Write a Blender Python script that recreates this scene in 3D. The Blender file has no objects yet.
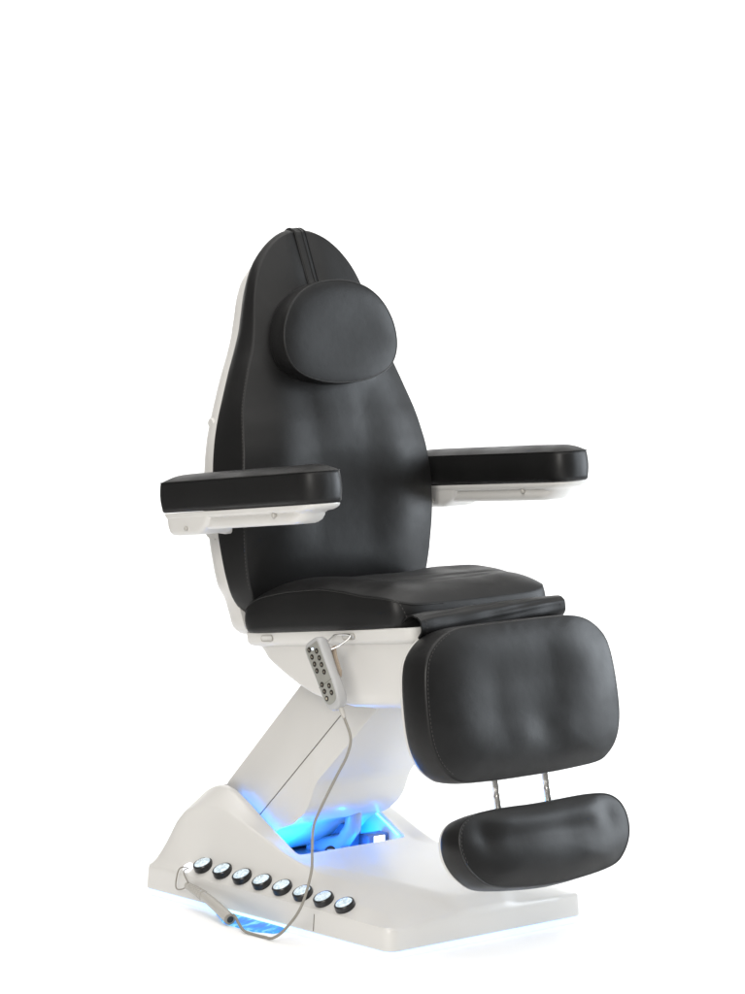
import bpy, bmesh, math, random
from mathutils import Vector, Matrix, noise
random.seed(7)
S = bpy.context.scene
COL = S.collection
PI = math.pi
R = math.radians

# ------------------------------------------------------------------ helpers
def V(*a): return Vector(a)

def lerp(a, b, t): return a + (b - a) * t

def sstep(a, b, x):
    t = min(1, max(0, (x - a) / (b - a)))
    return t * t * (3 - 2 * t)

def gauss(x, s): return math.exp(-(x / s) ** 2)

def table(tab):
    """smooth interpolation (monotone cubic) through (x, y) rows"""
    xs = [p[0] for p in tab]; ys = [p[1] for p in tab]; n = len(xs)
    d = [(ys[i + 1] - ys[i]) / (xs[i + 1] - xs[i]) for i in range(n - 1)]
    m = [d[0]] + [0 if d[i - 1] * d[i] <= 0 else 2 * d[i - 1] * d[i] / (d[i - 1] + d[i]) for i in range(1, n - 1)] + [d[-1]]
    def f(x):
        if x <= xs[0]: return ys[0]
        if x >= xs[-1]: return ys[-1]
        i = 0
        while x > xs[i + 1]: i += 1
        h = xs[i + 1] - xs[i]; t = (x - xs[i]) / h
        return ((1 + 2 * t) * (1 - t) ** 2 * ys[i] + t * (1 - t) ** 2 * h * m[i]
                + t * t * (3 - 2 * t) * ys[i + 1] + t * t * (t - 1) * h * m[i + 1])
    return f

def make(name, verts, faces, mat, parent=None, sharp=40, mats=None, idx=None):
    me = bpy.data.meshes.new(name)
    me.from_pydata([tuple(v) for v in verts], [], faces)
    bm = bmesh.new(); bm.from_mesh(me)
    bmesh.ops.recalc_face_normals(bm, faces=bm.faces)
    bm.to_mesh(me); bm.free()
    for m in (mats or [mat]): me.materials.append(m)
    if idx:
        for p, k in zip(me.polygons, idx): p.material_index = k
    me.polygons.foreach_set('use_smooth', [True] * len(me.polygons))
    if sharp: me.set_sharp_from_angle(angle=R(sharp))
    o = bpy.data.objects.new(name, me); COL.objects.link(o)
    if parent: o.parent = parent
    return o

class MB:
    def __init__(s): s.v = []; s.f = []
    def add(s, verts, faces):
        k = len(s.v); s.v += [Vector(v) for v in verts]; s.f += [[i + k for i in f] for f in faces]
    def loft(s, rings, cap0=True, cap1=True, closed=True):
        n = len(rings[0]); vs = [p for r in rings for p in r]; fs = []
        for i in range(len(rings) - 1):
            for j in range(n if closed else n - 1):
                k = (j + 1) % n
                fs.append([i * n + j, i * n + k, (i + 1) * n + k, (i + 1) * n + j])
        if cap0: fs.append(list(range(n))[::-1])
        if cap1: fs.append([(len(rings) - 1) * n + j for j in range(n)])
        s.add(vs, fs)
    def box(s, a, b, bev=0.0):
        (x0, y0, z0), (x1, y1, z1) = a, b
        bm = bmesh.new()
        bmesh.ops.create_cube(bm, size=1)
        for v in bm.verts:
            v.co = Vector(((x0 + x1) / 2 + v.co.x * (x1 - x0), (y0 + y1) / 2 + v.co.y * (y1 - y0), (z0 + z1) / 2 + v.co.z * (z1 - z0)))
        if bev: bmesh.ops.bevel(bm, geom=bm.edges[:], offset=bev, segments=3, affect='EDGES', profile=0.5)
        bm.verts.index_update()
        s.add([v.co.copy() for v in bm.verts], [[v.index for v in f.verts] for f in bm.faces]); bm.free()
    def tube(s, path, r, n=12, cap=True):
        path = [Vector(p) for p in path]; rings = []; up = None
        for i, p in enumerate(path):
            t = (path[min(i + 1, len(path) - 1)] - path[max(i - 1, 0)]).normalized()
            if up is None: up = t.orthogonal().normalized()
            up = (up - t * up.dot(t)).normalized(); b = t.cross(up)
            rr = r(i / (len(path) - 1)) if callable(r) else r
            rings.append([p + (up * math.cos(2 * PI * k / n) + b * math.sin(2 * PI * k / n)) * rr for k in range(n)])
        s.loft(rings, cap, cap)
    def lathe(s, o, ax, prof, n=32):
        """prof rows (radius, height along ax)"""
        ax = Vector(ax).normalized(); u = ax.orthogonal().normalized(); w = ax.cross(u); o = Vector(o)
        s.loft([[o + ax * h + (u * math.cos(2 * PI * k / n) + w * math.sin(2 * PI * k / n)) * max(r, 1e-5) for k in range(n)] for r, h in prof])
    def build(s, name, mat, parent=None, sharp=40): return make(name, s.v, s.f, mat, parent, sharp)

def spline(pts, per=10, closed=False):
    """Catmull-Rom through points of any dimension"""
    P = [Vector(p) for p in pts]; n = len(P); out = []
    for i in range(n if closed else n - 1):
        if closed: a, b, c, d = P[(i - 1) % n], P[i], P[(i + 1) % n], P[(i + 2) % n]
        else: a, b, c, d = P[max(i - 1, 0)], P[i], P[i + 1], P[min(i + 2, n - 1)]
        for k in range(per):
            t = k / per
            out.append(0.5 * ((2 * b) + (c - a) * t + (2 * a - 5 * b + 4 * c - d) * t * t + (3 * b - a - 3 * c + d) * t ** 3))
    if not closed: out.append(P[-1].copy())
    return out

def resample(pts, n, closed=True):
    P = pts + [pts[0]] if closed else pts
    L = [0]
    for a, b in zip(P, P[1:]): L.append(L[-1] + (b - a).length)
    out = []; j = 0
    for i in range(n):
        d = L[-1] * i / (n if closed else n - 1)
        while j < len(L) - 2 and L[j + 1] < d: j += 1
        t = (d - L[j]) / max(L[j + 1] - L[j], 1e-9)
        out.append(P[j].lerp(P[j + 1], min(1, t)))
    return out

def sym(half, n=168):
    """half outline from top centre round the right to bottom centre -> closed outline, both sides the same"""
    full = [Vector((a, b)) for a, b in half] + [Vector((-a, b)) for a, b in half[-2:0:-1]]
    return resample(spline(full, 12, True), n)

def rrect(u0, u1, h0, h1, r, per=8, side=14):
    """rounded trapezoid: half width h0 at u0, h1 at u1; same point count whatever the size"""
    c = [(u1, -h1), (u1, h1), (u0, h0), (u0, -h0)]
    c = [Vector(p) for p in c]; out = []; arcs = []
    for i in range(4):
        p, a, b = c[i], c[i - 1], c[(i + 1) % 4]
        da = (a - p).normalized(); db = (b - p).normalized()
        rr = r[i] if isinstance(r, (list, tuple)) else r
        arcs.append([(p + da * rr).lerp(p, 2 * t * (1 - t) * 0.0 + 0) * (1 - t) ** 2 + p * 2 * t * (1 - t) + (p + db * rr) * t * t for t in [k / per for k in range(per + 1)]])
    for i in range(4):
        out += arcs[i]
        a = arcs[i][-1]; b = arcs[(i + 1) % 4][0]
        out += [a.lerp(b, k / side) for k in range(1, side)]
    return out

class Frame:
    def __init__(s, o, eu, ev, n): s.o, s.u, s.v, s.n = Vector(o), Vector(eu).normalized(), Vector(ev).normalized(), Vector(n).normalized()
    def p(s, u, v, h=0): return s.o + s.u * u + s.v * v + s.n * h

def upright(o, deg):
    a = R(deg)
    return Frame(o, (0, 1, 0), (-math.sin(a), 0, math.cos(a)), (math.cos(a), 0, math.sin(a)))

def cushion(name, outline, fr, hfun, thick, mat, parent, bulge=0.006, base=None, c=None, nr=44, rear=None, pucker=.0006):
    """upholstered pad: domed top given by hfun(u, v, t), soft seam edge, side wall, back"""
    N = len(outline)
    if c is None: c = sum((p for p in outline), Vector((0, 0))) / N
    rings = []
    for i in range(1, nr + 1):
        t = 1 - (1 - i / nr) ** 1.35
        ring = []
        for p in outline:
            q = c + (p - c) * t
            pk = pucker * noise.noise(Vector((p.x * 34, p.y * 34, 6.1 + t))) * math.exp(-((t - .93) / .06) ** 2) if t > .75 else 0
            ring.append(fr.p(q.x, q.y, hfun(q.x, q.y, t) + pk))
        rings.append(ring)
    K = 9
    for k in range(1, K + 1):
        a = k / K
        ring = []
        for p in outline:
            d = (p - c).normalized(); b = (bulge(p.x, p.y) if callable(bulge) else bulge) * math.sin(PI * a)
            top = hfun(p.x, p.y, 1.0); bot = base(p.x, p.y) if base else -thick
            q = (p.lerp(rear[len(ring)], a) if rear else p) + d * b
            ring.append(fr.p(q.x, q.y, lerp(top, bot, a)))
        rings.append(ring)
    for ins, dd in ((0.004, 0.004), (0.012, 0.006), (0.05, 0.007)):
        ring = []
        for p in (rear or outline):
            d = (p - c); L = d.length; bot = base(p.x, p.y) if base else -thick
            q = c + d * max(0.05, (L - ins) / L)
            ring.append(fr.p(q.x, q.y, bot - dd))
        rings.append(ring)
    m = MB(); m.loft(rings, False, True)
    k = len(m.v); cc = fr.p(c.x, c.y, hfun(c.x, c.y, 0)); m.v.append(cc)
    for j in range(N): m.f.append([k, j, (j + 1) % N])
    return m.build(name, mat, parent, sharp=75)

def stitches(name, path, nrm, mat, parent, pitch=0.0085, length=0.0055, w=0.0011, lift=0.0006):
    """a run of short raised threads along a path; nrm(i) the outward direction"""
    n = max(4, int(sum((b - a).length for a, b in zip(path, path[1:])) / pitch))
    pts = resample(path, n + 1, False); m = MB()
    for i in range(n):
        a, b = pts[i], pts[i + 1]; t = (b - a).normalized(); nn = nrm(a).normalized(); s = t.cross(nn).normalized() * w / 2
        q0 = a + nn * lift; q1 = a + t * length + nn * lift
        m.add([q0 - s - nn * .0015, q0 + s - nn * .0015, q1 + s - nn * .0015, q1 - s - nn * .0015, q0.lerp(q1, .2) - s * .6, q0.lerp(q1, .2) + s * .6, q0.lerp(q1, .8) + s * .6, q0.lerp(q1, .8) - s * .6],
              [[0, 1, 5, 4], [1, 2, 6, 5], [2, 3, 7, 6], [3, 0, 4, 7], [4, 5, 6, 7]])
    return m.build(name, mat, parent, 0)

# ------------------------------------------------------------------ materials
def mat(name, col, rough=0.5, metal=0.0, spec=0.5, coat=0.0):
    m = bpy.data.materials.new(name); m.use_nodes = True
    b = m.node_tree.nodes['Principled BSDF']
    b.inputs['Base Color'].default_value = (*col, 1); b.inputs['Roughness'].default_value = rough
    b.inputs['Metallic'].default_value = metal; b.inputs['Specular IOR Level'].default_value = spec
    b.inputs['Coat Weight'].default_value = coat
    return m, m.node_tree.nodes, m.node_tree.links, b

def leather_mat(name, base, rough, spec):
    m, N, L, b = mat(name, base, rough, 0, spec)
    tc = N.new('ShaderNodeTexCoord')
    vo = N.new('ShaderNodeTexVoronoi'); vo.feature = 'DISTANCE_TO_EDGE'; vo.inputs['Scale'].default_value = 620
    n1 = N.new('ShaderNodeTexNoise'); n1.inputs['Scale'].default_value = 9; n1.inputs['Detail'].default_value = 4; n1.inputs['Roughness'].default_value = .55
    n2 = N.new('ShaderNodeTexNoise'); n2.inputs['Scale'].default_value = 46; n2.inputs['Detail'].default_value = 3
    for n in (vo, n1, n2): L.new(tc.outputs['Object'], n.inputs['Vector'])
    b1 = N.new('ShaderNodeBump'); b1.inputs['Strength'].default_value = .10; b1.inputs['Distance'].default_value = .0012
    b2 = N.new('ShaderNodeBump'); b2.inputs['Strength'].default_value = .045; b2.inputs['Distance'].default_value = .006
    b3 = N.new('ShaderNodeBump'); b3.inputs['Strength'].default_value = .08; b3.inputs['Distance'].default_value = .003
    L.new(vo.outputs['Distance'], b1.inputs['Height']); L.new(n1.outputs['Fac'], b2.inputs['Height']); L.new(n2.outputs['Fac'], b3.inputs['Height'])
    L.new(b2.outputs['Normal'], b3.inputs['Normal']); L.new(b3.outputs['Normal'], b1.inputs['Normal']); L.new(b1.outputs['Normal'], b.inputs['Normal'])
    mr = N.new('ShaderNodeMapRange'); mr.inputs['To Min'].default_value = rough - .07; mr.inputs['To Max'].default_value = rough + .09
    mr.inputs['From Min'].default_value = .3; mr.inputs['From Max'].default_value = .7
    L.new(n1.outputs['Fac'], mr.inputs['Value']); L.new(mr.outputs['Result'], b.inputs['Roughness'])
    return m

LEATHER = leather_mat('black leather', (.0068, .0067, .0068), .425, .31)

def plastic_mat(name, col, rough=.33, spec=.4):
    m, N, L, b = mat(name, col, rough, 0, spec, .22); b.inputs['Coat Roughness'].default_value = .12
    tc = N.new('ShaderNodeTexCoord')
    n1 = N.new('ShaderNodeTexNoise'); n1.inputs['Scale'].default_value = 5; n1.inputs['Detail'].default_value = 6
    n2 = N.new('ShaderNodeTexNoise'); n2.inputs['Scale'].default_value = 420; n2.inputs['Detail'].default_value = 2
    L.new(tc.outputs['Object'], n1.inputs['Vector']); L.new(tc.outputs['Object'], n2.inputs['Vector'])
    mr = N.new('ShaderNodeMapRange'); mr.inputs['From Min'].default_value = .3; mr.inputs['From Max'].default_value = .7
    mr.inputs['To Min'].default_value = rough - .04; mr.inputs['To Max'].default_value = rough + .08
    L.new(n1.outputs['Fac'], mr.inputs['Value']); L.new(mr.outputs['Result'], b.inputs['Roughness'])
    hs = N.new('ShaderNodeMix'); hs.data_type = 'RGBA'
    hs.inputs['A'].default_value = (*[c * .965 for c in col], 1); hs.inputs['B'].default_value = (*col, 1)
    L.new(n1.outputs['Fac'], hs.inputs['Factor']); L.new(hs.outputs['Result'], b.inputs['Base Color'])
    bp = N.new('ShaderNodeBump'); bp.inputs['Strength'].default_value = .03; bp.inputs['Distance'].default_value = .0006
    L.new(n2.outputs['Fac'], bp.inputs['Height']); L.new(bp.outputs['Normal'], b.inputs['Normal'])
    return m

PLASTIC = plastic_mat('white moulded plastic', (.615, .604, .582), .34, .45)
GREYPLASTIC = plastic_mat('pale grey plastic', (.42, .405, .375), .4)
TRAY = plastic_mat('tray plastic', (.30, .34, .40), .4)
HANDSET = plastic_mat('cool grey handset plastic', (.40, .40, .40), .36)
CABLE = mat('grey cable', (.25, .235, .205), .5)[0]
CHROME = mat('chrome', (.75, .74, .72), .12, 1.0)[0]
BLACKP = mat('black plastic', (.012, .012, .013), .28, 0, .5)[0]
DARK = mat('dark recess', (.03, .028, .026), .6)[0]
SEAM = mat('seam line', (.10, .09, .075), .7)[0]
THREAD = mat('grey thread', (.065, .062, .06), .7, 0, .2)[0]
PIPING = mat('piping', (.009, .0085, .008), .42, 0, .35)[0]
PANEL = mat('keypad foil', (.26, .26, .235), .35)[0]
BUTTON = mat('keypad button', (.016, .011, .008), .55)[0]
SYMBOL = mat('button print', (.42, .38, .30), .5)[0]
TONGUE = mat('beige clip', (.33, .27, .21), .45)[0]
METAL = mat('polished steel', (.72, .71, .69), .2, 1.0)[0]
MOTOR = mat('motor housing', (.10, .13, .20), .4)[0]

def glow_mat(name, col, strength):
    m, N, L, b = mat(name, (.6, .6, .6), .3)
    b.inputs['Emission Color'].default_value = (*col, 1); b.inputs['Emission Strength'].default_value = strength
    return m
LED_BLUE = glow_mat('blue led', (.02, .28, 1.0), 9)
LED_EDGE = glow_mat('violet blue led strip', (.30, .54, 1.0), 1.1)
LED_WHITE = glow_mat('white led', (.85, .9, 1.0), 2.0)
LED_DOT = glow_mat('indicator led', (.55, .72, 1.0), 3)

# lens of the round lamps: frosted clear glass with a faint moulded facet pattern
def lens_mat():
    m, N, L, b = mat('frosted lamp lens', (.62, .70, .74), .18, 0, .6, .5)
    tc = N.new('ShaderNodeTexCoord')
    vo = N.new('ShaderNodeTexVoronoi'); vo.inputs['Scale'].default_value = 170
    L.new(tc.outputs['Object'], vo.inputs['Vector'])
    cr = N.new('ShaderNodeValToRGB'); cr.color_ramp.elements[0].color = (.66, .74, .79, 1); cr.color_ramp.elements[1].color = (.30, .40, .46, 1)
    cr.color_ramp.elements[0].position = .25; cr.color_ramp.elements[1].position = .85
    L.new(vo.outputs['Distance'], cr.inputs['Fac']); L.new(cr.outputs['Color'], b.inputs['Base Color'])
    bp = N.new('ShaderNodeBump'); bp.inputs['Strength'].default_value = .35; bp.inputs['Distance'].default_value = .002
    L.new(vo.outputs['Distance'], bp.inputs['Height']); L.new(bp.outputs['Normal'], b.inputs['Normal'])
    b.inputs['Emission Color'].default_value = (.75, .9, 1, 1); b.inputs['Emission Strength'].default_value = .31
    return m
LENS = lens_mat()

# blue light spilled on the floor beside the base, put into streaky emission
def floor_glow_mat():
    m, N, L, b = mat('imitated floor glow', (.02, .03, .06), .4)
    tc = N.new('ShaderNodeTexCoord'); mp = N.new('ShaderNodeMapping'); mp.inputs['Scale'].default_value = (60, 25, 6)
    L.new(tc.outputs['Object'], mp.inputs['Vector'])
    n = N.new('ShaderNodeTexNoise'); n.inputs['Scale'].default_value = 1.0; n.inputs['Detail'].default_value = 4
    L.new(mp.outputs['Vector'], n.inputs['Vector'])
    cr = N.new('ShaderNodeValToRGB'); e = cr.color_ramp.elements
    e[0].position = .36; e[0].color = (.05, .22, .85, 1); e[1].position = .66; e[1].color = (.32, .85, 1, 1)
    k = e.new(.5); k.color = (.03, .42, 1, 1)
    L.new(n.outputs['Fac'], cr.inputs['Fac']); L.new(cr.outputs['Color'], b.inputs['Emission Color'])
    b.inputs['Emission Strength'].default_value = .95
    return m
FLOOR_GLOW = floor_glow_mat()

ADDED_GLOW = glow_mat('cold white added glow', (.45, .85, 1.0), 1.1)  # added glow for the bright upper band of the floor spill

# ------------------------------------------------------------------ things
def thing(name, label, cat, loc=(0, 0, 0)):
    o = bpy.data.objects.new(name, None); COL.objects.link(o); o.location = loc
    o.empty_display_size = .2; o['label'] = label; o['category'] = cat
    return o

chair = thing('treatment_chair', 'black leather treatment chair with white plastic shell on a blue lit lifting base', 'treatment chair')

# ---- base cover ---------------------------------------------------------
XR, XF, HW = -.402, .45, .277
y1t = table([(-.40, .271), (-.31, .262), (-.22, .240), (0, .236), (.30, .236), (.45, .236)])
z1t = table([(-.40, .068), (-.34, .086), (-.22, .098), (0, .096), (.3, .088), (.41, .076), (.45, .062)])
y2t = table([(-.40, .255), (-.31, .240), (-.2, .214), (0, .200), (.2, .188), (.33, .150), (.45, .08)])
z2t = table([(-.40, .070), (-.365, .118), (-.31, .196), (-.255, .213), (-.2, .213), (-.13, .195), (-.06, .172), (0, .151), (.074, .130), (.136, .120), (.3, .112), (.40, .094), (.45, .064)])
y3t = table([(-.40, .172), (-.1, .170), (.05, .166), (.2, .14), (.35, .105), (.45, .06)])
z3t = table([(-.40, .072), (-.37, .150), (-.315, .238), (-.257, .259), (-.235, .257), (-.18, .235), (-.125, .204), (-.056, .168), (.02, .134), (.1, .129), (.2, .125), (.35, .114), (.41, .10), (.45, .066)])
def base_z(x, y):
    y = abs(y)
    P = [(0, z3t(x)), (y3t(x), z3t(x)), (y2t(x), z2t(x)), (y1t(x), z1t(x)), (HW, .064)]
    for (a, za), (b, zb) in zip(P, P[1:]):
        if y <= b: return lerp(za, zb, (y - a) / (b - a))
    return .064
def base_zs(x, y):
    s = 0; w = 0
    for dx in (-.012, -.006, 0, .006, .012):
        for dy in (-.006, -.003, 0, .003, .006):
            k = gauss(dx, .009) * gauss(dy, .004); s += k * base_z(x + dx, y + dy); w += k
    return s / w
outer = rrect(XR, XF, HW, HW, [.030, .011, .016, .010], per=10, side=34)
inner = rrect(-.275, .004, .158, .158, .014, per=10, side=34)
rings = []
def grow(ol, d): return [p + (p - Vector((.024, 0))).normalized() * d for p in ol]
rings.append([V(p.x, p.y, .019) for p in grow(outer, -.012)])
rings.append([V(p.x, p.y, .0155) for p in grow(outer, -.003)])
rings.append([V(p.x, p.y, .018) for p in outer])
for z in (.03, .042, .053): rings.append([V(p.x, p.y, z) for p in grow(outer, -(z - .018) * .07)])
NS = 56
def ramp(p): return min(1, max(0, (p - 0) / 1))
for i in range(NS + 1):
    s = (i / NS) ** 1.15
    ring = []
    for a, b in zip(outer, inner):
        a2 = a + (a - Vector((.024, 0))).normalized() * -.0035
        q = a2.lerp(b, s)
        z = base_zs(q.x, q.y)
        if i == 0: z = min(z, .0605)
        ring.append(V(q.x, q.y, max(.058, z)))
    rings.append(ring)
last = rings[-1]
for dz, ins in ((-.0025, .0012), (-.008, .002)):
    rings.append([p + V(-(p.x + .135) * .0 , 0, dz) + V(-(1 if p.x > -.135 else -1) * ins if abs(p.y) < .14 else 0, -(1 if p.y > 0 else -1) * ins, 0) for p in last])
rings.append([V(p.x, p.y, .086) for p in rings[-1]])
m = MB(); m.loft(rings, True, True)
base = m.build('base_cover', PLASTIC, chair, 32)

# plinth the cover stands on
m = MB(); m.box((XR + .05, -.235, .0005), (XF - .05, .235, .019), .003)
m.build('base_plinth', GREYPLASTIC, chair)
# violet blue edge strip all round under the wall
st = []
for k, (d, z) in enumerate(((-.003, .0152), (-.0035, .0012), (-.012, .0012), (-.012, .0152))): st.append([V(p.x, p.y, z) for p in grow(outer, d)])
m = MB(); m.loft(st + [st[0]], False, False)
m.build('edge_light_strip', LED_EDGE, chair)
# added glowing wedge and tube on the long side, imitating blue-lit floor
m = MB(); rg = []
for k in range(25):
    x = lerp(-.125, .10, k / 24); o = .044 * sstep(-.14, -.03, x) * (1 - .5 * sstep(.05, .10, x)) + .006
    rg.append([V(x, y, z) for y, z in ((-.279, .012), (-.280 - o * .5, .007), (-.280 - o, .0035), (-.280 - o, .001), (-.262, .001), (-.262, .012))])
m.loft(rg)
fl_ = m.build('floor_glow_wedge', FLOOR_GLOW, chair)
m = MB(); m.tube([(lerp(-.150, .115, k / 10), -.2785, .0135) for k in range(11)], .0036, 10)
m.build('floor_glow_tube', ADDED_GLOW, fl_)
# seam across the near wall where two mouldings meet
m = MB(); m.tube([(.1995, -.2775, .020), (.1995, -.2748, .056)], .0009, 6)
m.build('cover_seam', SEAM, chair)

# ---- inside the opening ------------------------------------------------------
m = MB(); m.box((-.268, -.153, .088), (-.002, .153, .096), .001)
m.build('base_tray', TRAY, chair)
m = MB(); m.box((-.085, .092, .0965), (-.052, .152, .141), .003)
cb = m.build('junction_box', MOTOR, chair)
m = MB(); m.box((-.0525, .108, .112), (-.0505, .140, .137), .0006)
m.build('led_module', LED_WHITE, cb)
for sg in (-1, 1):
    m = MB(); m.tube([(x, sg * .1545, z3t(x) - .011) for x in [lerp(-.225, -.02, k / 20) for k in range(21)]], .0026, 8)
    m.build('led_strip', LED_BLUE, chair)
m = MB(); m.tube([(-.20, .05, .098), (-.09, .05, .128), (-.055, .048, .165), (-.05, .047, .21)], .019, 20)
act = m.build('lift_actuator', TRAY, chair)
m = MB(); m.box((-.20, .055, .0965), (-.085, .10, .168), .006); m.build('motor_box', MOTOR, act)
m = MB(); m.box((-.052, .008, .0965), (-.03, .032, .126), .002); m.build('control_box', MOTOR, chair)
m = MB(); m.lathe((-.042, -.030, .097), (.2, -.15, 1), [(.001, 0), (.014, 0), (.014, .022), (.009, .026), (.009, .036), (.001, .036)], 20)
valve = m.build('valve', TRAY, chair)
m = MB(); m.lathe((-.033, -.036, .124), (.8, -.6, .25), [(.009, 0), (.0125, 0), (.0135, .003), (.0125, .006), (.009, .006), (.009, 0)], 24); m.lathe((-.032, -.037, .124), (.8, -.6, .25), [(.001, 0), (.004, 0), (.004, .005), (.001, .005)], 12)
m.build('knob', BLACKP, valve)
m = MB(); m.tube(spline([(-.222, -.14, .10), (-.20, -.142, .185), (-.175, -.143, .19), (-.16, -.14, .12)], 8), .004, 8)
m.build('hose', BLACKP, chair)

# ---- lifting column -----------------------------------------------------------
def fillet(pts, rad, per=6):
    n = len(pts); P = [Vector(p) for p in pts]; out = []
    for i in range(n):
        p, a, b = P[i], P[i - 1], P[(i + 1) % n]
        r = rad[i]; da = (a - p); db = (b - p); r = min(r, da.length * .49, db.length * .49)
        if r <= 0: out.append(p.copy()); continue
        a2, b2 = p + da.normalized() * r, p + db.normalized() * r
        for k in range(per + 1):
            t = k / per; out.append(a2 * (1 - t) ** 2 + p * 2 * t * (1 - t) + b2 * t * t)
    return out
def inset(poly, d):
    n = len(poly); area = sum(poly[i - 1].x * poly[i].y - poly[i].x * poly[i - 1].y for i in range(n)); sg = 1 if area > 0 else -1
    out = []
    for i in range(n):
        t = (poly[(i + 1) % n] - poly[i - 1]); t = t.normalized() if t.length > 1e-9 else Vector((1, 0))
        out.append(poly[i] + Vector((-t.y, t.x)) * d * sg)
    return out
def prism(prof, y0, y1, bev, axis='y'):
    m = MB(); rings = []
    for y, d in ((y0, bev), (y0 + bev * .3, bev * .3), (y0 + bev, 0), (y1 - bev, 0), (y1 - bev * .3, bev * .3), (y1, bev)):
        rings.append([V(p.x, y, p.y) for p in (inset(prof, d) if d else prof)])
    m.loft(rings); return m
colprof = fillet([(.02, .545), (-.290, .247), (-.296, .10), (-.20, .10), (-.130, .143), (-.095, .176), (-.040, .197), (.010, .232), (.040, .300), (.262, .502), (.262, .545)],
                 [0, .03, 0, .03, .02, .02, .006, .03, .02, 0, 0])
m = prism(colprof, -.140, .140, .0045)
column = m.build('lifting_column', PLASTIC, chair, 28)
m = MB(); m.tube([(.128, -.1402, .463), (-.165, -.1402, .194)], .0011, 6)
m.build('cover_seam', SEAM, column)

# ---- seat frame --------------------------------------------------------------
TA = R(6.5)
SF = Frame((0, 0, .645), (math.cos(TA), 0, math.sin(TA)), (0, 1, 0), (-math.sin(TA), 0, math.cos(TA)))
def sring(d, u0, u1, h0, h1, r): return [SF.p(p.x, p.y, d) for p in rrect(u0, u1, h0, h1, r, per=8, side=16)]
m = MB()
m.loft([sring(-.004, -.06, .440, .24, .20, .03), sring(-.0015, -.070, .450, .253, .214, .03), sring(-.004, -.073, .453, .256, .217, .03),
        sring(-.024, -.072, .452, .255, .216, .03), sring(-.030, -.068, .450, .252, .213, .03), sring(-.0335, -.060, .447, .246, .209, .03), sring(-.0355, -.050, .444, .236, .204, .03),
        sring(-.045, -.042, .442, .234, .203, .03), sring(-.060, -.030, .441, .2345, .203, .03), sring(-.072, -.014, .440, .234, .203, .03), sring(-.095, .022, .438, .232, .202, .03), sring(-.118, .062, .436, .230, .201, .03), sring(-.140, .108, .433, .226, .200, .03),
        sring(-.156, .160, .430, .219, .198, .03), sring(-.167, .215, .424, .208, .194, .03), sring(-.173, .262, .412, .190, .182, .03), sring(-.174, .30, .38, .15, .15, .02)])
shell = m.build('seat_shell', PLASTIC, chair, 50)
# two slots in the rim and the hook ring
def slot(u):
    m = MB(); pr = rrect(u - .019, u + .019, .007, .007, .006, 5, 4)
    m.loft([[SF.p(p.x, -.2555 + (u + .07) * .0745 + dy, -.0165 + p.y * k) for p in pr] for dy, k in ((.002, 1), (-.0022, 1), (-.0022, .78), (.0014, .72))], True, True)
    return m.build('rim_socket', GREYPLASTIC, shell)
slot(.008); slot(.262)
m = MB()
a = [SF.p(.228, -.238, -.012), SF.p(.268, -.2375, -.012), SF.p(.276, -.240, -.018), SF.p(.270, -.262, -.032), SF.p(.250, -.282, -.042), SF.p(.230, -.286, -.043), SF.p(.220, -.268, -.034), SF.p(.222, -.244, -.017)]
m.tube(spline(a, 8, True) + [a[0]], .0019, 8)
m.build('hook_ring', CHROME, shell)

# seat cushion
hs = table([(-.062, .040), (-.035, .060), (.0, .074), (.05, .081), (.10, .086), (.185, .088), (.26, .080), (.32, .069), (.37, .064), (.40, .058), (.425, .045)])
seat_half = [(.425, 0), (.424, .10), (.420, .17), (.408, .203), (.385, .219), (.30, .232), (.20, .243), (.10, .252), (.02, .258), (-.035, .261), (-.056, .252), (-.066, .225), (-.068, .17), (-.068, 0)]
so = [Vector(p) for p in seat_half] + [Vector((a, -b)) for a, b in seat_half[-2:0:-1]]
so = resample(spline(so, 12, True), 176)
def seat_h(u, v, t):
    bol = sstep(.10, .20, abs(v)) * (1 - sstep(.33, .41, u)) * sstep(-.04, .04, u)
    h = hs(u) * (1 - .03 * (1 - bol)) + .019 * (1 - t ** 7) + .005 * bol * (1 - t ** 8)
    h += .010 * (1 - t ** 2) * sstep(.22, .36, u)
    h += .0035 * noise.noise(Vector((u * 9, v * 9, 3))) * (1 - t ** 6)
    h -= .0022 * gauss(u - .300 - .05 * v + .008 * math.sin(v * 20), .007) * (1 - t ** 8)
    h -= .0020 * gauss(u - .345 + .10 * v, .006) * gauss(v - .05, .12) * (1 - t ** 8)
    h -= .0018 * gauss(u - .262 - .16 * v, .006) * gauss(v + .06, .09) * (1 - t ** 8)
    return h
seat = cushion('seat_cushion', so, SF, seat_h, 0, LEATHER, chair, .004, base=lambda u, v: .001, c=Vector((.19, 0)))
def seat_edge(sel):
    c = Vector((.19, 0)); out = []
    for p in sel:
        q = c + (p - c) * 1.004
        out.append(SF.p(q.x, q.y, seat_h(p.x, p.y, 1) - .003))
    return out
nb = [Vector(p) for p in [(a, -b) for a, b in seat_half[1:-2]]][::-1]
pth = resample(spline(nb, 12), 120, False)
m = MB(); m.tube(seat_edge(pth), .0011, 6)
m.build('piping', PIPING, seat)
for sg in (-1,):
    front = [SF.p(lerp(.400, .428, k / 12), sg * lerp(.217, .206, k / 12), seat_h(.40, .2, 1) * (1 - (k / 12) ** 2 * .75) + .0015) for k in range(13)]
    stitches('stitching', front, lambda p, s=sg: V(.7, s * .7, .2), THREAD, seat)

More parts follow.
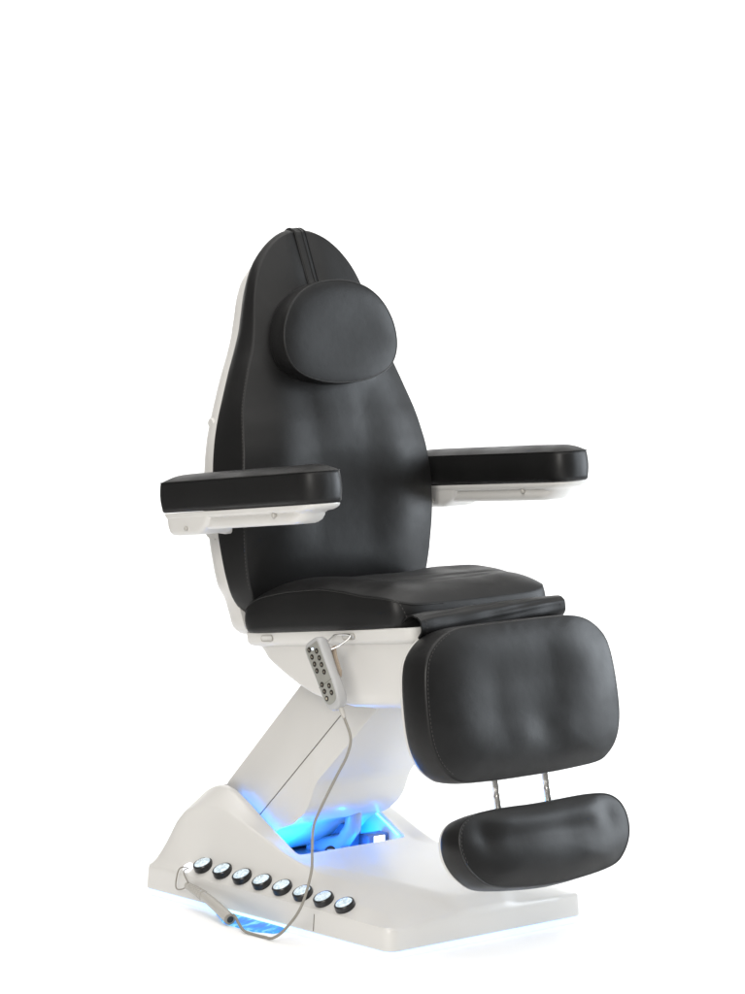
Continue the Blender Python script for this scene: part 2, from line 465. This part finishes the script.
# leather flap from the seat front down to the leg rest
sec = spline([(.405, .010), (.430, .026), (.449, .031), (.464, .024), (.472, .008), (.469, -.010), (.458, -.022)], 6)
rings = []
for k in range(61):
    y = lerp(-.206, .208, k / 60); e = 1 - .10 * abs(2 * k / 60 - 1) ** 6
    wob = .0022 * noise.noise(Vector((y * 14, 0, 5))) + .0035 * noise.noise(Vector((y * 5, 2, 5)))
    up = .006 * (y / .212)
    outer_s = []; inner_s = []
    for i, p in enumerate(sec):
        a = sec[min(i + 1, len(sec) - 1)] - sec[max(i - 1, 0)]; nrm = Vector((-a.y, a.x)).normalized()
        fold = .0022 * noise.noise(Vector((y * 7 + i * .25, i * .18, 9)))
        q = p + nrm * (wob * sstep(0, 10, i) + fold)
        outer_s.append(SF.p(q.x, y, q.y * e + up * sstep(6, 14, i))); q2 = q - nrm * .004
        inner_s.append(SF.p(q2.x, y, q2.y * e + up * sstep(6, 14, i)))
    rings.append(outer_s + inner_s[::-1])
m = MB(); m.loft(rings)
flap = m.build('seat_flap', LEATHER, chair, 70)
for k, sg in ((2, -1), (58, 1)):
    stitches('stitching', [p for p in rings[k][8:len(sec)]], lambda p: V(1, 0, .4), THREAD, flap, pitch=.007)

# ---- back rest -----------------------------------------------------------------
BF = upright((-.03, 0, .72), 9)
bhalf = [(0, .800), (.03, .796), (.062, .778), (.092, .750), (.119, .715), (.139, .675), (.154, .632), (.169, .585), (.188, .540), (.208, .497), (.229, .447), (.249, .398), (.266, .345), (.278, .285), (.283, .22),
         (.282, .15), (.278, .09), (.270, .035), (.258, -.004), (.235, -.032), (.20, -.046), (.10, -.052), (0, -.052)]
bfront = [(0, .801), (.036, .798), (.071, .783), (.104, .756), (.132, .720), (.152, .678), (.165, .634), (.175, .588), (.188, .540), (.208, .497), (.228, .447), (.245, .398), (.256, .345), (.265, .285), (.271, .22),
          (.271, .15), (.267, .09), (.259, .035), (.246, -.004), (.222, -.036), (.19, -.048), (.10, -.052), (0, -.052)]
brear = [(a * (1 + .03 * sstep(.60, .74, b)), b - .012 * sstep(.70, .80, b)) for a, b in bhalf]
bo = sym(bfront, 200); br = sym(brear, 200)
bso = table([(-.05, -.014), (-.01, -.012), (.08, .002), (.165, .017), (.295, .027), (.36, .021), (.42, .012), (.52, .004), (.60, -.004), (.66, -.011), (.72, -.016), (.80, -.024)])
wt = table(sorted([(b, a) for a, b in bhalf[1:-3]]))
def back_h(u, v, t):
    w = max(.03, wt(v)); au = abs(u)
    win = sstep(.02, .16, v) * (1 - sstep(.43, .56, v))
    k = sstep(.22, .54, v); h = bso(v) + lerp(.034 * (1 - t ** 3.2), .052 * (1 - t ** 2.3), k)
    h -= .0120 * win * (1 - sstep(.06, .19, au)) * (1 - t ** 4)
    if v > .60: h -= .013 * gauss(u, .028) * sstep(.62, .70, v) * (1 - .55 * t ** 8)
    h += .0022 * noise.noise(Vector((u * 8, v * 7, 1.3))) * (1 - t ** 4)
    return h
back = cushion('backrest_cushion', bo, BF, back_h, .07, LEATHER, chair, lambda u, v: .003 + .010 * sstep(.34, .64, v), c=Vector((0, .30)), nr=60, rear=br)
def edge_path(half, fr, c, s, h, lo, hi, sg):
    pts = [Vector((sg * a, b)) for a, b in half[lo:hi]]
    return [fr.p(*(c + (p - c) * s), h(p.y) if callable(h) else h) for p in resample(spline(pts, 10), 120, False)]
for sg in (-1, 1):
    stitches('stitching', edge_path(bfront, BF, Vector((0, .30)), 1.004, lambda v: bso(v) - .004, 9, 19, sg), lambda p, s=sg: V(.3, s, 0), THREAD, back)

def back_ring(off, ins, v0=-.082):
    out = []
    for p in bo_shell:
        q = Vector((0, .30)) + (p - Vector((0, .30))) * (1 - ins / max(.05, (p - Vector((0, .30))).length))
        out.append(BF.p(q.x, q.y, off))
    return out
shalf = [(max(0, a - .004 - .006 * sstep(.45, .66, b)), b - .008) for a, b in brear[:18]] + [(.250, -.004), (.241, -.040), (.232, -.072), (.20, -.084), (.10, -.086), (0, -.086)]
bo_shell = sym(shalf, 200)
m = MB(); m.loft([back_ring(-.066, .012), back_ring(-.068, .0), back_ring(-.074, -.002), back_ring(-.100, -.001), back_ring(-.116, .006), back_ring(-.128, .022), back_ring(-.134, .06), back_ring(-.136, .12)])
bshell = m.build('backrest_shell', PLASTIC, chair, 45)
for sg in (-1, 1):   # arm mount on each side of the shell, and a small hinge boss above it
    m = MB(); prof = fillet([(-.11, .175), (-.075, .165), (-.075, .30), (-.12, .32), (-.128, .19)], [.012] * 5, 4)
    rg = []
    for y, d in ((.245, 0), (.270, 0), (.277, .004), (.279, .01)): rg.append([BF.p(sg * y, p.y - .045, p.x) for p in (inset(prof, d) if d else prof)])
    m.loft(rg); m.build('arm_mount', PLASTIC, bshell)
    m = MB(); m.lathe(BF.p(sg * .236, .388, -.10), (0, sg, 0), [(.001, 0), (.012, 0), (.012, .010), (.009, .013), (.001, .013)], 20)
    m.build('hinge_boss', PLASTIC, bshell)

# ---- arm rests -----------------------------------------------------------------
AA = R(6.5)
def arm(sg):
    aa = AA if sg < 0 else R(4.9)
    fr = Frame((-.166, sg * .355, .899 if sg < 0 else .918), (math.cos(aa), 0, math.sin(aa)), (0, 1, 0), (-math.sin(aa), 0, math.cos(aa)))
    ol = rrect(-.004, .522, .050, .050, [.046, .046, .022, .022], per=14, side=26)
    def h(u, v, t): return (.066 + .0155 * (1 - t ** 2.1)) - .011 * (1 - sstep(-.01, .03, u)) * (1 - t) + .0012 * noise.noise(Vector((u * 12, v * 12 + sg, 2)))
    # spine-scaled pad: rings are insets of the outline, so the crown runs the whole length
    N = len(ol); rings = []
    core = [Vector((min(max(p.x, .05), .47), 0)) for p in ol]
    for i in range(0, 25):
        t = 1 - (1 - i / 24) ** 1.4
        rings.append([fr.p(*(c.lerp(p, t)), h(*(c.lerp(p, t)), t)) for c, p in zip(core, ol)])
    for k in range(1, 9):
        a = k / 8
        rings.append([fr.p(*(p + (p - c).normalized() * .0035 * math.sin(PI * a)), lerp(.067, .003, a)) for c, p in zip(core, ol)])
    rings.append([fr.p(*(p + (c - p).normalized() * .004), 0.0) for c, p in zip(core, ol)])
    m = MB(); m.loft(rings, True, True)
    pad = m.build('armrest', LEATHER, chair, 75)
    def path(u0, u1):
        pts = [fr.p(*(p + (p - c).normalized() * .0012), .066) for c, p in zip(core, ol)]
        return pts + [pts[0]]
    m = MB(); m.tube(path(0, 1), .0009, 6, False); m.build('piping', PIPING, pad)
    fe = [fr.p(*(c.lerp(p, .95)), h(*(c.lerp(p, .95)), .95)) for c, p in zip(core, ol) if p.x > .43]
    fe.sort(key=lambda p: p.y)
    stitches('stitching', fe, lambda p: V(.2, 0, 1), THREAD, pad, pitch=.007, length=.0045)
    def rg(d, u0, u1, hw, r): return [fr.p(p.x, p.y, d) for p in rrect(u0, u1, hw, hw, r, per=8, side=20)]
    m = MB()
    rr = [.044, .044, .018, .018]
    m.loft([rg(-.002, .008, .514, .044, rr), rg(-.0015, .004, .518, .048, rr), rg(-.004, .003, .518, .0485, rr), rg(-.0085, .005, .514, .048, rr), rg(-.0125, .007, .506, .0465, rr), rg(-.0145, .009, .498, .044, [.04, .04, .018, .018]),
            rg(-.0165, .012, .484, .0385, [.036, .036, .018, .018]), rg(-.020, .012, .476, .038, [.036, .036, .018, .018]), rg(-.024, .012, .472, .0405, [.036, .036, .018, .018]), rg(-.034, .016, .462, .0395, [.034, .034, .018, .018]), rg(-.0395, .02, .450, .035, [.03, .03, .016, .016]), rg(-.041, .03, .44, .026, .012)])
    sh = m.build('armrest_shell', PLASTIC, pad, 50)
    m = MB()
    m.loft([rg(-.004, .008, .176, .0465, .018), rg(-.030, .010, .160, .0465, .018), rg(-.042, .014, .140, .0455, .018), rg(-.049, .022, .128, .042, .016), rg(-.051, .034, .116, .034, .012)])
    m.build('pivot_housing', PLASTIC, pad, 50)
    for u, y, d in ((.085, -.0465, -.036), (.385, -.0425, -.0195)):
        for s2 in (-1, 1):
            m = MB(); m.lathe(fr.p(u, s2 * (abs(y) - .004), d), (0, s2, 0), [(.001, 0), (.0052, 0), (.0052, .0075), (.0035, .009), (.001, .009)], 14)
            m.build('screw', GREYPLASTIC, pad)
    m = MB(); m.box((-.155, min(sg * .30, sg * .252), .853), (-.075, max(sg * .30, sg * .252), .885), .008)
    m.build('arm_bracket', PLASTIC, pad)
for sg in (-1, 1): arm(sg)

# ---- leg rest and foot rest ----------------------------------------------------
LF = upright((.56, 0, .545), 10)
lhalf = [(0, .156), (.10, .156), (.155, .155), (.192, .148), (.222, .133), (.248, .109), (.262, .08), (.270, .03), (.272, -.04), (.266, -.085), (.250, -.121), (.224, -.146), (.188, -.161), (.10, -.166), (0, -.167)]
lo = sym(lhalf, 180)
def leg_h(u, v, t):
    au = abs(u)
    h = .028 * (1 - t ** 3.0)
    dish = (1 - sstep(.07, .21, au)) * sstep(-.16, -.03, v) * (1 - sstep(.02, .14, v))
    h -= .0145 * dish * (1 - t ** 3)
    h += .004 * noise.noise(Vector((u * 9, v * 9, 7.7))) * (1 - t ** 4)
    h += .0035 * gauss(u + .02, .04) * gauss(v + .085, .035) + .003 * gauss(u - .09, .04) * gauss(v + .07, .04)
    return h
leg = cushion('legrest_cushion', lo, LF, leg_h, .075, LEATHER, chair, .004)
for sg in (-1, 1):
    stitches('stitching', edge_path(lhalf, LF, Vector((0, 0)), .986, .0018, 3, 12, sg), lambda p, s=sg: V(.7, s * .7, 0), THREAD, leg)
def oring(ol, fr, off, ins, c=Vector((0, 0))):
    return [fr.p(*(c + (p - c) * (1 - ins / max(.02, (p - c).length))), off) for p in ol]
m = MB(); m.loft([oring(lo, LF, -.076, .01), oring(lo, LF, -.0785, .002), oring(lo, LF, -.083, .0015), oring(lo, LF, -.088, .005), oring(lo, LF, -.098, .020), oring(lo, LF, -.104, .05)])
m.build('legrest_shell', PLASTIC, leg, 50)
m = MB(); m.tube([(.43, 0, .62), (.455, 0, .60), (.475, 0, .56)], .03, 16); m.build('legrest_hinge', GREYPLASTIC, leg)

FF = upright((.63, 0, .255), 18)
fhalf = [(0, .070), (.08, .072), (.14, .072), (.19, .067), (.220, .053), (.236, .030), (.240, .0), (.232, -.030), (.210, -.059), (.175, -.081), (.10, -.093), (0, -.098)]
fo = sym(fhalf, 170)
def foot_h(u, v, t):
    h = .026 * (1 - t ** 2.6)
    h -= .0075 * gauss(v - .010 + .03 * u, .024) * (1 - sstep(.10, .20, abs(u))) * (1 - t ** 3)
    h -= .006 * gauss(abs(u) - .175, .03) * gauss(v - .02, .03)
    h += .004 * noise.noise(Vector((u * 10, v * 12, 11.7))) * (1 - t ** 4)
    return h
foot = cushion('footrest_cushion', fo, FF, foot_h, .062, LEATHER, chair, .004)
fl = sym(fhalf, 170)
m = MB(); m.tube([FF.p(*(p * 1.003), .0) for p in fl] + [FF.p(*(fl[0] * 1.003), .0)], .0014, 6, False); m.build('piping', PIPING, foot)
stitches('stitching', edge_path(fhalf, FF, Vector((0, 0)), .992, .0025, 3, 8, -1), lambda p: V(.7, -.7, .1), THREAD, foot)
m = MB(); m.loft([oring(fo, FF, -.063, .01), oring(fo, FF, -.0655, .002), oring(fo, FF, -.070, .0015), oring(fo, FF, -.075, .005), oring(fo, FF, -.084, .018), oring(fo, FF, -.088, .035)])
m.build('footrest_shell', PLASTIC, foot, 50)
for sg in (-1, 1):
    a, b = V(.535, sg * .072, .44), V(.572, sg * .072, .25)
    pts = [a.lerp(b, k / 30) for k in range(31)]
    m = MB(); m.tube(pts, lambda t: .0082 - (.0010 if abs(t - .50) < .012 or abs(t - .62) < .012 else 0), 14)
    m.build('slide_rod', METAL, foot)

# ---- round lamps along the near edge of the base ----------------------------------
ga = R(25)
for k in range(8):
    x = -.219 + .0705 * k; y = -.2505; z = base_zs(x, y) + .001
    ax = V(0, -math.sin(ga), math.cos(ga))
    m = MB(); m.lathe(V(x, y, z) - ax * .004, ax, [(.001, 0), (.0215, 0), (.0228, .002), (.0228, .0135), (.0215, .0155), (.0195, .0160), (.0190, .0140), (.001, .0140)], 40)
    g = m.build('round_lamp', BLACKP, chair, 30)
    m = MB(); m.lathe(V(x, y, z) - ax * .004, ax, [(.001, .0141), (.0189, .0141), (.0187, .0158), (.0165, .0172), (.010, .0182), (.001, .0186)], 40)
    m.build('lens', LENS, g, 60)
    m = MB()
    for a in range(3):
        an = random.uniform(0, 2 * PI); rr = random.uniform(.002, .009)
        u = ax.orthogonal().normalized(); w = ax.cross(u)
        p = V(x, y, z) + ax * .0142 + u * math.cos(an) * rr + w * math.sin(an) * rr
        m.lathe(p + ax * .0042, ax, [(.0003, 0), (.0009, 0), (.0009, .0004), (.0003, .0005)], 8)
    m.build('contact', DARK, g)
# lit socket at the rear end of the row where the cord plugs in
def base_n(x, y): return V(-(base_zs(x + .004, y) - base_zs(x - .004, y)) / .008, -(base_zs(x, y + .004) - base_zs(x, y - .004)) / .008, 1).normalized()
p0 = V(-.262, -.2615, base_zs(-.262, -.2615)); ax = (base_n(-.262, -.2615) + V(0, -.25, .5)).normalized()
m = MB(); m.lathe(p0 - ax * .003, ax, [(.001, -.006), (.0125, -.006), (.0125, .0055), (.0105, .007), (.001, .0065)], 28)
sock = m.build('lit_socket', LED_WHITE, chair)

# ================================================================== the pillow
pillow = thing('head_pillow', 'small rounded black leather head pillow hung by a strap over the backrest top', 'pillow', BF.p(0, .45, .02))
pinv = Matrix.Translation(-pillow.location)
phalf = [(0, .679), (.05, .674), (.095, .657), (.130, .627), (.152, .588), (.160, .548), (.155, .512), (.136, .482), (.10, .462), (.05, .450), (0, .447)]
po = [Vector((p.x, .563 + (p.y - .563) * .972)) for p in sym(phalf, 150)]
PF = Frame(BF.p(0, 0, .080), BF.u, BF.v, BF.n)
pc = Vector((0, .56))
def pil_h(u, v, t): return .0055 * (1 - t ** 7) + .0012 * noise.noise(Vector((u * 8, v * 8, 21))) * (1 - t ** 6)
pad = cushion('pillow_pad', po, PF, pil_h, .052, LEATHER, None, .003, c=pc, pucker=0)
pad.parent = pillow; pad.matrix_parent_inverse = pinv
m = MB(); m.tube([PF.p(*(pc + (p - pc) * 1.008), -.001) for p in po] + [PF.p(*(pc + (po[0] - pc) * 1.008), -.001)], .0019, 8, False)
pp = m.build('piping', PIPING, pad)
# strap over the top edge, two raised seams
ctr = [(v, back_h(0, v, min(1, (v - .30) / .501)) + .0042) for v in (.655, .68, .705, .73, .752, .77, .785, .795)]
path = [BF.p(0, .668, .040)] + [BF.p(0, v, h) for v, h in ctr] + [BF.p(0, .8020, -.028), BF.p(0, .8100, -.043), BF.p(0, .8075, -.058), BF.p(0, .795, -.076), BF.p(0, .776, -.11), BF.p(0, .752, -.141), BF.p(0, .70, -.143)]
path = spline(path, 6)
def ribbon(hw, th, xo=0, lift=0):
    rg = []
    for i, p in enumerate(path):
        t = (path[min(i + 1, len(path) - 1)] - path[max(i - 1, 0)]).normalized(); s = V(0, 1, 0); n = s.cross(t).normalized()
        if n.dot(BF.n) < 0 and i < 10: n = -n
        n = t.cross(V(0, -1, 0)).normalized()
        k = [(-hw, 0), (-hw * .9, th), (hw * .9, th), (hw, 0), (hw, -th), (-hw, -th)]
        rg.append([p + s * (a + xo) + n * (b + lift) for a, b in k])
    return rg
m = MB(); m.loft(ribbon(.0165, .0016)); sp = m.build('strap', LEATHER, pad, 60)
m = MB()
for xo in (-.0142, .0142, .004): m.loft(ribbon(.0010, .0012, xo, .0014))
m.build('strap_seam', PIPING, sp, 60)

# ================================================================== the remote
remote = thing('hand_remote', 'pale grey wired hand remote with black round buttons hanging from the seat shell', 'remote control', (.262, -.30, .58))
rinv = Matrix.Translation(-remote.location)
def part(o, parent, inv=None):
    o.parent = parent
    if parent is remote: o.matrix_parent_inverse = rinv
    return o
rd = Vector((.0862, -.143)).normalized()        # long axis in the xz plane, head to cord
ru = Vector((-rd.y, rd.x)); ru = ru if ru.x > 0 else -ru
RO = V(.2215, -.292, .652)
RFm = Frame(RO, (ru.x, 0, ru.y), (rd.x, 0, rd.y), (0, -1, 0))
def rring(h, ins):
    half = [(0, -.001), (.014, .000), (.024, .005), (.0275, .014), (.028, .04), (.0275, .08), (.0265, .12), (.024, .140), (.019, .153), (.010, .160), (0, .161)]
    o = sym(half, 96); c = Vector((0, .08))
    return [RFm.p(*(c + (p - c) * (1 - ins / max(.02, (p - c).length))), h) for p in o]
m = MB(); m.loft([rring(-.014, .010), rring(-.012, .003), rring(-.006, 0), rring(.006, 0), rring(.0105, .0022), rring(.0118, .005), rring(.012, .012)])
body = part(m.build('remote_body', HANDSET, None, 60), remote)
def pring(h, ins):
    half = [(0, .010), (.018, .010), (.0215, .013), (.022, .04), (.0215, .10), (.0205, .128), (.0155, .141), (.007, .1455), (0, .146)]
    o = sym(half, 80); c = Vector((0, .08))
    return [RFm.p(*(c + (p - c) * (1 - ins / max(.02, (p - c).length))) , h) for p in o]
m = MB(); m.loft([pring(.0115, 0), pring(.0126, 0), pring(.0129, .0006)])
keypad = m.build('keypad', PANEL, body, 40)
bl = [(.2273, .6317), (.2517, .6322), (.2366, .6177), (.2606, .6186), (.2449, .6036), (.2682, .6051), (.2529, .5902), (.2765, .5907), (.2695, .5626), (.293, .5631), (.2777, .549), (.3009, .5496), (.2853, .5349)]
for i, (bx, bz) in enumerate(bl):
    p = V(bx - .0065, RO.y - .0124, bz)
    m = MB(); m.lathe(p, (0, -1, 0), [(.001, 0), (.0060, 0), (.0060, .0008), (.0053, .0012), (.001, .0012)], 22)
    b = m.build('button', BUTTON, body, 40)
    q = p + V(0, -.0013, 0); m = MB()
    if i == 12: m.lathe(q, (0, -1, 0), [(.0018, 0), (.0028, 0), (.0028, .0003), (.0018, .0003)], 16)
    else:
        s = 1 if i % 2 else -1
        m.box((q.x - .0022, q.y - .0003, q.z - .0010), (q.x + .0022, q.y, q.z - .0003))
        m.add([q + V(-.0014 * s, -.0003, .0004), q + V(.0014 * s, -.0003, .0004), q + V(.0008 * s, -.0003, .0022)], [[0, 1, 2]])
    m.build('symbol', SYMBOL, b)
m = MB(); m.lathe(V(.2319, RO.y - .0128, .6352), (0, -1, 0), [(.0005, 0), (.0024, 0), (.0022, .0012), (.0005, .0016)], 14)
m.build('indicator_led', LED_DOT, body)
m = MB(); m.tube([RFm.p(-.024, .100, .0131), RFm.p(.024, .1, .0131)][:2], .0004, 5); m.build('divider_line', SEAM, keypad)
# belt clip behind the body
m = MB(); rg = []
cl = spline([(.237, -.268, .636), (.252, -.277, .618), (.266, -.280, .595), (.278, -.280, .578)], 5)
for i, p in enumerate(cl):
    w = .0125 * (1 if i < len(cl) - 3 else 1 - .25 * (i - len(cl) + 4)); s = V(ru.x, 0, ru.y)
    rg.append([p - s * w + V(.012, 0, 0), p + s * w + V(.012, 0, 0), p + s * w + V(.012, .004, 0), p - s * w + V(.012, .004, 0)])
m.loft(rg); m.build('clip', TONGUE, body)
# strain relief and cable
e0 = RFm.p(.004, .156, -.001); d0 = V(rd.x, 0, rd.y)
m = MB(); m.tube([e0 + d0 * (.028 * k / 14) for k in range(15)], lambda t: .0062 - .0022 * t + (.0007 if int(t * 14) % 2 else 0), 14)
part(m.build('strain_relief', GREYPLASTIC, None), remote)
cab = [e0, e0 + d0 * .03, V(.3565, -.305, .461), V(.353, -.312, .424), V(.320, -.315, .373), V(.266, -.316, .293), V(.249, -.318, .254), V(.248, -.320, .209), V(.249, -.324, .160), V(.228, -.334, .086),
       V(.190, -.345, .034), V(.155, -.352, .008), V(.120, -.350, .004), V(.085, -.352, .004), V(.055, -.352, .006), V(.025, -.342, .014), V(.000, -.330, .020), V(-.02, -.322, .024)]
m = MB(); m.tube(spline(cab, 10), .0031, 10); part(m.build('cable', CABLE, None), remote)
# plug at the far end of the cable: hollow sleeve lying against the base, ribbed boot, thin cord into the lit socket
a, b = V(-.230, -.288, .050), V(-.020, -.332, .0155)
pth = [a.lerp(b, k / 120) + V(0, 0, .006 * math.sin(PI * k / 120)) for k in range(121)]
def rad(t):
    if t < .40: return lerp(.0066, .0105, t / .40) + (.0018 if int(round(t * 120)) % 6 < 3 else -.0022)
    return lerp(.0108, .0128, (t - .40) / .60)
m = MB(); m.tube(pth, rad, 20)
plug = part(m.build('plug', GREYPLASTIC, None, 50), remote)
t = (pth[-1] - pth[-2]).normalized()
m = MB(); m.lathe(pth[-1] - t * .003, t, [(.001, 0), (.0128, 0), (.0128, .004), (.0108, .0048), (.0080, .0048), (.0080, .0036), (.001, .0036)], 24); m.build('sleeve_end', CABLE, plug)
m = MB(); m.lathe(pth[-1] + t * .0008, t, [(.001, 0), (.0078, 0), (.0078, .0008), (.001, .0008)], 20); m.build('plug_hole', DARK, plug)
m = MB()
m.tube(spline([p0 + ax * .002, p0 + V(-.004, -.022, .0), V(-.268, -.292, .052), V(-.262, -.294, .038), V(-.245, -.290, .040), a], 8), .0016, 8)
m.tube(spline([p0 + ax * .002 + V(.006, 0, 0), p0 + V(.012, -.022, -.004), V(-.225, -.290, .058), V(-.205, -.291, .052), V(-.19, -.293, .047)], 8), .0016, 8)
part(m.build('cord', CABLE, None), remote)

# ================================================================== setting
yaw = R(40.5); rgt = V(math.sin(yaw), math.cos(yaw), 0); fwd = V(-math.cos(yaw), math.sin(yaw), 0)
CAM = V(5.52, -4.655, 1.6)
fm, N, L, b = mat('white backdrop vinyl', (.97, .97, .97), .6, 0, .15)
tc = N.new('ShaderNodeTexCoord'); n1 = N.new('ShaderNodeTexNoise'); n1.inputs['Scale'].default_value = 300
L.new(tc.outputs['Object'], n1.inputs['Vector']); bp = N.new('ShaderNodeBump'); bp.inputs['Strength'].default_value = .05; bp.inputs['Distance'].default_value = .001
L.new(n1.outputs['Fac'], bp.inputs['Height']); L.new(bp.outputs['Normal'], b.inputs['Normal'])
g0 = V(CAM.x, CAM.y, 0)
W = 1.9; sec = [(1.0, 0.0), (9.0, 0.0)]
for k in range(1, 13):
    a = PI / 2 * k / 12; sec.append((9.0 + .8 * math.sin(a), .8 - .8 * math.cos(a)))
sec.append((9.8, 3.4))
vs = []; fs = []
for i, (d, z) in enumerate(sec):
    for s in (-W, W): vs.append(g0 + fwd * d + rgt * s + V(0, 0, z))
for i in range(len(sec) - 1): fs.append([2 * i, 2 * i + 1, 2 * i + 3, 2 * i + 2])
floor = make('floor', vs, fs, fm, None, 0)
floor['kind'] = 'structure'

# ================================================================== lamps
w = bpy.data.worlds.new('World'); S.world = w; w.use_nodes = True
bg = w.node_tree.nodes['Background']; bg.inputs['Color'].default_value = (1, .98, .95, 1); bg.inputs['Strength'].default_value = .22

def area(name, loc, target, sx, sy, power, col=(1, 1, 1), spread=180):
    d = bpy.data.lights.new(name, 'AREA'); d.shape = 'RECTANGLE'; d.size = sx; d.size_y = sy; d.energy = power; d.color = col; d.spread = R(spread)
    o = bpy.data.objects.new(name, d); COL.objects.link(o); o.location = loc
    o.rotation_euler = (Vector(target) - Vector(loc)).to_track_quat('-Z', 'Y').to_euler()
    return o
ctr0 = V(0, 0, .7)
area('overhead_softbox', (.9, -.5, 4.3), (.4, -.2, 0), 6.5, 6.5, 262, (1, .985, .96))
area('window_softbox', ctr0 + rgt * 3.5 + fwd * .75 + V(0, 0, .6), ctr0, 2.1, 2.3, 132, (.86, .93, 1))
area('front_softbox', ctr0 - fwd * 6.5 - rgt * 2.2 + V(0, 0, 2.6), ctr0, 3, 2.5, 262, (1, .97, .92))
area('backdrop_lamp', ctr0 + fwd * .6 + V(0, 0, 3.6), ctr0 + fwd * 3.0 + V(0, 0, .9), 3.5, .6, 22)

def point(name, loc, power, col, r=.02):
    d = bpy.data.lights.new(name, 'POINT'); d.energy = power; d.color = col; d.shadow_soft_size = r
    o = bpy.data.objects.new(name, d); COL.objects.link(o); o.location = loc; o.parent = chair
BL = (.0, .23, 1.0)
point('led_bulb', (-.10, -.125, .118), 1.6, BL, .008)
point('led_bulb', (-.105, .10, .125), 1.5, BL, .008)
point('led_bulb', (-.055, -.095, .125), .6, BL, .008)
point('led_bulb', (-.03, .06, .110), .35, BL, .008)

# ================================================================== camera
cd = bpy.data.cameras.new('camera'); cam = bpy.data.objects.new('camera', cd); COL.objects.link(cam)
f_px, H = 3271.0, 994.0
cd.sensor_fit = 'VERTICAL'; cd.sensor_height = 36; cd.sensor_width = 36; cd.lens = 36 * f_px / H
pitch = math.atan((497 - 190) / f_px)
look = fwd * math.cos(pitch) + V(0, 0, -math.sin(pitch))
cam.location = CAM; cam.rotation_euler = look.to_track_quat('-Z', 'Y').to_euler()
cd.clip_end = 100; S.camera = cam
S.view_settings.view_transform = 'Standard'; S.view_settings.look = 'None'; S.view_settings.exposure = 0; S.view_settings.gamma = 1
S.cycles.use_denoising = True
S.cycles.max_bounces = 8
